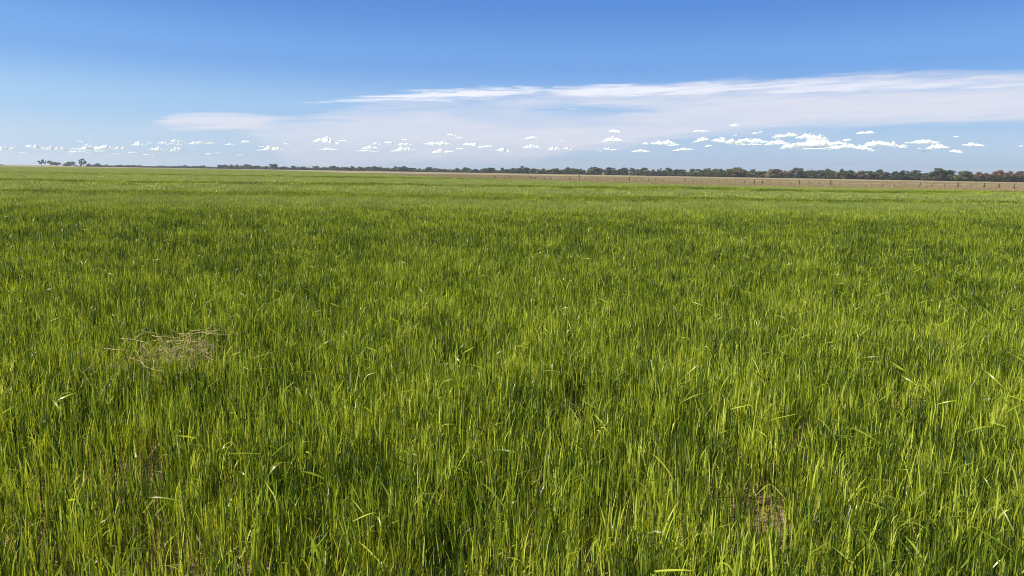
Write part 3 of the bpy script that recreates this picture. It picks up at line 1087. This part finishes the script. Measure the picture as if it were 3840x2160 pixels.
def scrub_tile():
    n = 260
    d = rng.normal(0, 1, (n, 3))
    d /= np.linalg.norm(d, axis=1)[:, None]
    P = d * U(.7, 1.0, n)[:, None] * np.array([1.9, 1.2, .85]) + np.array([0, 0, .75])
    P[:, 2] = np.maximum(P[:, 2], .03)
    s = U(.10, .22, n)[:, None]
    a = rng.normal(0, 1, (n, 3))
    a /= np.linalg.norm(a, axis=1)[:, None]
    b = np.cross(a, d)
    V = np.stack([P - a * s - b * s, P + a * s - b * s, P + a * s + b * s, P - a * s + b * s], 1).reshape(-1, 3)
    return V, np.arange(n * 4).reshape(-1, 4), np.repeat(U(0, .6, n), 4)


sc_ = U(.8, 1.5, len(hp))
tag(stuff_object('undergrowth', [([scrub_tile() for _ in range(3)], hp, U(0, 6.28, len(hp)), np.stack([sc_ * 1.3, sc_, sc_ * U(.7, 1.3, len(hp))], 1))], TM['dark']),
    'dark continuous undergrowth along the foot of the tree line', 'undergrowth', kind='stuff')

# ------------------------------------------------------------------ small farm buildings
M_WALL = noisy('pale_plaster', (0.10, 0.095, 0.085), (0.16, 0.15, 0.13), 1, .9)
M_ROOFP = noisy('pale_sheet_roof', (0.14, 0.14, 0.135), (0.20, 0.20, 0.195), 1, .5, .4)
M_ROOFR = noisy('red_sheet_roof', (0.10, 0.055, 0.04), (0.15, 0.085, 0.06), 1, .6, .3)
M_DARKW = noisy('dark_opening', (0.02, 0.02, 0.02), (0.04, 0.04, 0.045), 1, .4, .5)


def house(name, px, dist, wpx, h, roof, label, cat, wallm=M_WALL):
    p = at_depth(px, 640, dist)
    loc = Vector((p.x, p.y, 0))
    ang = -math.atan2(p.x, p.y)
    root = tag(empty(name, loc, ang), label, cat)
    w = wpx * dist / F
    d = min(w * .6, 7)
    mb = MB()
    mb.box((0, 0, h / 2), (w, d, h))
    obj('wall', mb.mesh('wall', wallm), None, root)
    mb = MB()
    o_ = .4
    z0, z1 = h + .003, h + w * .12 + .8
    mb.poly([(-w / 2 - o_, -d / 2 - o_, z0), (w / 2 + o_, -d / 2 - o_, z0), (w / 2 + o_, d / 2 + o_, z0), (-w / 2 - o_, d / 2 + o_, z0), (-w / 2, 0, z1), (w / 2, 0, z1)],
            [(0, 1, 5, 4), (2, 3, 4, 5), (1, 2, 5), (3, 0, 4), (3, 2, 1, 0)])
    obj('roof', mb.mesh('roof', roof), None, root)
    mb = MB()
    mb.box((w * .1, -d / 2 - .02, 1.0), (1.0, .06, 2.0))
    obj('door', mb.mesh('door', M_DARKW), None, root)
    for fx in (-.3, .35):
        mb = MB()
        mb.box((w * fx, -d / 2 - .02, h * .58), (w * .12, .06, h * .35))
        obj('window', mb.mesh('window', M_DARKW), None, root)
    return root


house('farm_house', 366, 1080, 17, 2.0, M_ROOFP, 'small pale farm house with pale roof under the dark bush on the left horizon', 'house')
house('farm_shed', 2366, 600, 17, 2.1, M_ROOFP, 'little white shed in front of the tree line right of the big spreading tree', 'shed')

# ------------------------------------------------------------------ clouds
mC, tC, oC = material('cloud_white')
pC = principled(tC, (0.98, 0.94, 0.93), 1.0, 0.0)
trC = tC.new('ShaderNodeBsdfTranslucent')
trC.inputs[0].default_value = (.94, .94, .94, 1)
mxC = tC.new('ShaderNodeMixShader')
mxC.inputs[0].default_value = .18
tC.l.new(pC.outputs[0], mxC.inputs[1])
tC.l.new(trC.outputs[0], mxC.inputs[2])
tC.l.new(mxC.outputs[0], oC.inputs[0])


def cloud_mesh(name, seed):
    """flat-based heap of puffs merged into one lumpy body; unit width 1, height 1"""
    r = np.random.default_rng(seed)
    k = int(r.integers(5, 9))
    # the outline: a height profile along x from a few humps
    cx = np.sort(r.uniform(-.36, .36, k))
    hh = r.uniform(.35, 1.0, k) * (1 - (np.abs(cx) / .55) ** 2)
    ww = r.uniform(.07, .17, k)
    skew = r.uniform(-.9, .9)
    nu, nv = 72, 14
    V = []
    for i in range(nu + 1):
        x = -.5 + i / nu
        e = 1 - (2 * abs(x)) ** 2.2
        t = max(0.0, float(np.max(hh * np.exp(-((x - cx) / ww) ** 2)))) * max(e, 0) ** .6
        t += .10 * max(e, 0) ** .5 + .07 * math.sin(x * 37 + seed) * max(e, 0) + .04 * math.sin(x * 83 + seed * 2) * max(e, 0)
        t = max(t, .015) if 0 < i < nu else .002
        b = -.10 * max(e, 0) ** .5 - (.06 * math.sin(x * 21 + seed * 1.7) * max(e, 0))
        dpt = .30 * max(e, .001) ** .5 * (.5 + .5 * min(t, 1))
        for j in range(nv):
            a = 2 * math.pi * j / nv
            lump = 1 + .16 * math.sin(5 * a + x * 40 + seed) * math.sin(x * 29)
            c_, s_ = math.cos(a), math.sin(a)
            z = (t * s_ if s_ > 0 else -b * s_) * (lump if s_ > 0 else 1)
            V.append((x, c_ * dpt * lump, z + skew * x))
    Q = [(i * nv + j, (i + 1) * nv + j, (i + 1) * nv + (j + 1) % nv, i * nv + (j + 1) % nv) for i in range(nu) for j in range(nv)]
    # shreds and puffs that break up the rim
    for q in range(90):
        i = int(r.integers(3, nu - 3))
        src = V[i * nv + int(r.choice([1, 2, 3, 4, 5, 6, 0, 7, 8, 12, 10]))]
        s_ = r.uniform(.008, .030)
        c = (src[0] + r.normal(0, .03), src[1] + r.normal(0, .02), src[2] + r.normal(0, .09))
        sx, sy, sz = s_ * r.uniform(1.0, 2.4), s_, s_ * r.uniform(1.0, 2.6)
        o = len(V)
        for a in (-1, 0, 1):
            w_ = .72 if a else 1.0
            for b in range(6):
                t_ = 2 * math.pi * b / 6
                V.append((c[0] + sx * w_ * math.cos(t_), c[1] + sy * w_ * math.sin(t_), c[2] + sz * a * .8))
        for a in range(2):
            Q += [(o + a * 6 + b, o + a * 6 + (b + 1) % 6, o + a * 6 + 6 + (b + 1) % 6, o + a * 6 + 6 + b) for b in range(6)]
        Q += [(o + 12, o + 13, o + 14, o + 15), (o + 12, o + 15, o + 16, o + 17), (o + 3, o + 2, o + 1, o), (o + 5, o + 4, o + 3, o)]
    return np_mesh(name, np.array(V), np.array(Q), None, mC)


CLOUDS = []


def czone(x0, y0, rows):
    for r_ in rows:
        CLOUDS.append((x0 + r_[0] / 2.683, y0 + r_[1] / 2.683, r_[2] / 2.683, r_[3] / 2.683, r_[4] if len(r_) > 4 else None))


czone(0, 440, [(35, 312, 90, 40, 'white cloud cut by the left edge of the picture'), (130, 310, 75, 20), (130, 343, 35, 10), (248, 356, 80, 10), (370, 295, 180, 30), (510, 312, 100, 35), (615, 312, 100, 40), (345, 330, 40, 8), (815, 245, 55, 10),
               (890, 270, 65, 14), (900, 312, 300, 34), (1050, 302, 180, 35, 'long flat cloud above the tallest gum tree'), (1210, 308, 130, 22), (800, 345, 200, 18), (1003, 343, 95, 10), (725, 367, 70, 10), (1180, 363, 110, 10), (1327, 354, 105, 10), (1047, 398, 75, 8),
               (1385, 255, 95, 26), (1400, 274, 150, 18), (1510, 255, 50, 12), (1650, 253, 95, 22), (1787, 242, 115, 24), (1715, 267, 95, 14), (1805, 270, 60, 12), (1590, 320, 190, 30), (1765, 322, 140, 28), (1575, 345, 75, 8), (1500, 378, 110, 12), (1985, 253, 145, 28),
               (2127, 257, 95, 18), (2318, 271, 95, 14), (2482, 241, 105, 24), (2107, 365, 70, 20), (2192, 357, 50, 10), (2415, 378, 65, 10)])
czone(960, 300, [(65, 668, 70, 8), (150, 688, 240, 32), (210, 694, 90, 14), (315, 640, 65, 10), (710, 600, 250, 36, 'lumpy double-topped cloud left of the middle, biggest of its neighbours'), (760, 622, 180, 28), (880, 610, 80, 12), (735, 696, 180, 20), (1220, 643, 85, 20), (1160, 678, 160, 30), (1120, 712, 220, 14), (1352, 629, 115, 16),
                 (1502, 600, 75, 12), (1500, 642, 130, 26), (1480, 695, 220, 36), (1825, 634, 260, 38, 'wide flat-based cloud over the middle of the tree line'), (1977, 551, 100, 16), (2047, 578, 60, 12), (2175, 644, 165, 34), (2310, 666, 135, 20), (2062, 690, 90, 14), (1850, 715, 150, 28), (1945, 717, 90, 20), (2500, 707, 145, 30)])
czone(1920, 260, [(182, 688, 145, 18), (205, 774, 165, 30), (425, 798, 115, 24), (565, 800, 85, 16), (500, 715, 35, 5), (1040, 620, 120, 26), (1020, 698, 160, 32), (1010, 718, 230, 16, 'thin flat cloud with a raised hump in the middle right'), (1342, 745, 70, 16),
                  (1525, 732, 230, 44), (1625, 760, 120, 14), (970, 800, 95, 18), (1030, 806, 60, 12), (885, 821, 45, 6), (1300, 819, 165, 22), (1720, 805, 200, 20), (1898, 619, 145, 16), (1898, 706, 145, 32), (1975, 770, 70, 14), (2240, 561, 95, 16), (2265, 657, 75, 12), (2445, 640, 60, 12),
                  (2500, 628, 35, 10), (2180, 720, 300, 44, 'left end of the long chain of big clouds on the right'), (2420, 712, 320, 44), (2440, 752, 140, 14)])
czone(2880, 240, [(170, 713, 220, 36), (100, 788, 230, 40), (440, 730, 300, 48, 'highest cloud of the big heap on the right'), (250, 812, 220, 50), (470, 790, 400, 64, 'broad central mass of the big heap of clouds on the right'), (710, 790, 100, 26), (790, 762, 75, 20), (730, 822, 250, 50), (540, 848, 400, 14), (980, 686, 160, 26), (960, 842, 190, 36),
                  (1060, 802, 240, 38), (1270, 808, 220, 40), (1365, 817, 70, 16), (1550, 782, 290, 32), (1710, 827, 190, 40, 'arched cloud at the right end of the chain'), (1522, 847, 40, 8), (1580, 884, 120, 12), (1895, 731, 52, 10), (1895, 875, 110, 28), (2065, 808, 180, 28, 'isolated shallow dome-shaped cloud far right'), (2543, 825, 40, 8, 'tiny cloud sliver nearest the right edge')])
CM = [cloud_mesh('cloud_body', 31 + k) for k in range(26)]
CLOUDS.sort(key=lambda c: c[0])
lm, cnt = 'the left edge', 0
CSHORT = {'white cloud cut by the left edge of the picture': 'the left-edge cloud', 'long flat cloud above the tallest gum tree': 'the long cloud above the gum trees',
          'lumpy double-topped cloud left of the middle, biggest of its neighbours': 'the lumpy double-topped cloud', 'wide flat-based cloud over the middle of the tree line': 'the wide flat-based middle cloud',
          'thin flat cloud with a raised hump in the middle right': 'the humped thin cloud', 'left end of the long chain of big clouds on the right': 'the chain\'s left end',
          'highest cloud of the big heap on the right': 'the top of the big heap', 'broad central mass of the big heap of clouds on the right': 'the big heap\'s centre',
          'arched cloud at the right end of the chain': 'the arched cloud', 'isolated shallow dome-shaped cloud far right': 'the isolated dome cloud', 'tiny cloud sliver nearest the right edge': 'the right-edge sliver'}
for i, (x, y, w, h, note) in enumerate(CLOUDS):
    dist = 16000 * random.uniform(.96, 1.04)
    g = at_depth(x, y + h * .45, dist)
    p3 = (g - Vector((0, 0, CAM_H))).length
    s = p3 / F * math.cos(math.atan((x - 1920) / F))
    o = obj('cloud', CM[random.randrange(len(CM))])
    o.location = g
    o.rotation_euler = (0, 0, -math.atan2(g.x, g.y))
    o.scale = (w * s * 1.10, w * s * .7, h * s * 1.12)
    if note:
        lab = note
    else:
        j = min((q for q, c in enumerate(CLOUDS) if c[4]), key=lambda q: abs(q - i))
        size = 'tiny' if w < 26 else ('small' if w < 50 else 'wide')
        lab = f"{size} white cloud, {ORD[abs(j - i) - 1]} to the {'right' if i > j else 'left'} of {CSHORT[CLOUDS[j][4]]}"
    tag(o, lab, 'cloud', 'small white clouds above the horizon')

# ------------------------------------------------------------------ dry weed lying on the crop
M_TWIG = noisy('dry_stem', (0.30, 0.22, 0.085), (0.60, 0.46, 0.22), 30, .8, .1)


def twig(mb, a, ang, L, r0_, wob_=.25, zs=0.0):
    pts_, p, an = [], Vector(a), ang
    n = 7
    for k in range(n):
        pts_.append(tuple(p))
        an += random.uniform(-wob_, wob_)
        p = p + Vector((math.cos(an), math.sin(an), 0)) * (L / n) + Vector((0, 0, zs + random.uniform(-.010, .010)))
    mb.tube(pts_, [r0_ * (1 - .6 * k / (n - 1)) for k in range(n)], 5)
    return pts_


wp = on_plane(672, 1290, .43)
weed = empty('dry_weed', (wp.x, wp.y, 0))
tag(weed, 'tangle of pale dry branching weed stems lying on the green crop at left', 'dry weed')
mb = MB()
for k, (x_, y_, ang, L_) in enumerate(((-.12, .26, .25, .62), (.0, .34, .05, .55), (-.30, .20, -.35, .42), (-.45, .02, .08, .50), (-.10, .02, 0.0, .52), (.12, .30, 2.95, .40), (-.48, -.16, -.30, .30))):
    pts_ = twig(mb, (x_, y_, .42 + random.uniform(0, .04)), ang, L_ * .8, .0026, .40, random.uniform(-.006, .010))
obj('stem', mb.mesh('weed_stem', M_TWIG, True), None, weed)
for k in range(62):
    mb = MB()
    a0 = random.gauss(.02, .17), random.gauss(-.08, .22)
    ang = random.choice([0, math.pi]) + random.gauss(0, .65)
    L_ = random.uniform(.12, .36)
    z_ = .405 + random.uniform(-.05, .06)
    pp = twig(mb, (a0[0] - math.cos(ang) * L_ * .4, a0[1], z_), ang, L_, random.uniform(.0012, .0024), .50, random.uniform(-.022, .022))
    if random.random() < .6:
        q = pp[3]
        twig(mb, q, ang + random.choice([-.7, .7]), L_ * .5, .0013, .3)
    obj('twig', mb.mesh('weed_twig', M_TWIG, True), None, weed)

nl_ = 420
lv, lq, lt = blades(rng.normal(0, .24, nl_), rng.normal(-.06, .20, nl_), U(.24, .42, nl_), U(.05, .13, nl_), U(0, 6.283, nl_), U(.5, 1.5, nl_), U(-.4, 1.2, nl_),
                    U(.0025, .006, nl_), U(.3, 1.0, nl_), 3)
obj('withered_leaves', np_mesh('withered_leaves', lv, lq, {'tint': ('FLOAT', lt.astype(np.float32))}, M_DRY), None, weed)

# a dark dead stalk standing in the crop on the right
M_STALK = noisy('dark_stalk', (0.012, 0.012, 0.008), (0.035, 0.032, 0.02), 30, .8)
sp = on_plane(2683, 1290, .40)
st = empty('dead_stalk', (sp.x, sp.y, 0))
tag(st, 'thin dark dead stalk standing upright in the crop right of centre', 'dead stalk')
mb = MB()
mb.tube([(0, 0, 0), (.004, 0, .2), (-.002, 0, .36), (.006, 0, .50)], [.009, .009, .007, .003], 6)
obj('stem', mb.mesh('stalk_stem', M_STALK, True), None, st)
for k, (z_, a_) in enumerate(((.36, .4), (.41, 3.4), (.45, 1.1))):
    mb = MB()
    mb.tube([(0, 0, z_), (.02 * math.cos(a_), .02 * math.sin(a_), z_ + .02), (.035 * math.cos(a_), .035 * math.sin(a_), z_ + .015)], [.002, .004, .001], 5)
    obj('leaf', mb.mesh('stalk_leaf', M_STALK, True), None, st)

# low scrub at the foot of the far fence
cmx, _c = crown_mesh('scrub_crown', 'dome', 260, 900)
cm2, _c = crown_mesh('scrub_crown', 'dome', 260, 901)
for k in range(16):
    x = 1860 + k * 19 + random.uniform(-6, 6)
    p = on_plane(x, 668 + (x - 1860) * .016 + random.uniform(-1, 2))
    if math.hypot(p.x, p.y) < float(edge_dist(p.x, p.y)) + 1:
        continue
    o = obj('scrub_bush', random.choice((cmx, cm2)))
    o.location = p
    s = random.uniform(.4, .9)
    o.scale = (s, s, s * .6)
    o.rotation_euler = (0, 0, random.uniform(0, 6))
    nb = globals().get('nb', 0) + 1
    tag(o, f'tiny dark scrub bush, {ORD[nb - 1]} from the left before the fence', 'bush', 'scrub bushes by the fence end')

# ------------------------------------------------------------------ haze
HAZE = 0.00022
mH, tH, oH = material('pale_air')
pv = tH.new('ShaderNodeVolumePrincipled')
pv.inputs['Color'].default_value = (0.965, 0.975, 1.0, 1)
pv.inputs['Density'].default_value = HAZE
pv.inputs['Anisotropy'].default_value = 0.3
tH.l.new(pv.outputs[0], oH.inputs['Volume'])
mb = MB()
mb.box((0, 0, 24.5), (7200, 7200, 51))
tag(obj('haze', mb.mesh('haze_box', mH)), kind='stuff')
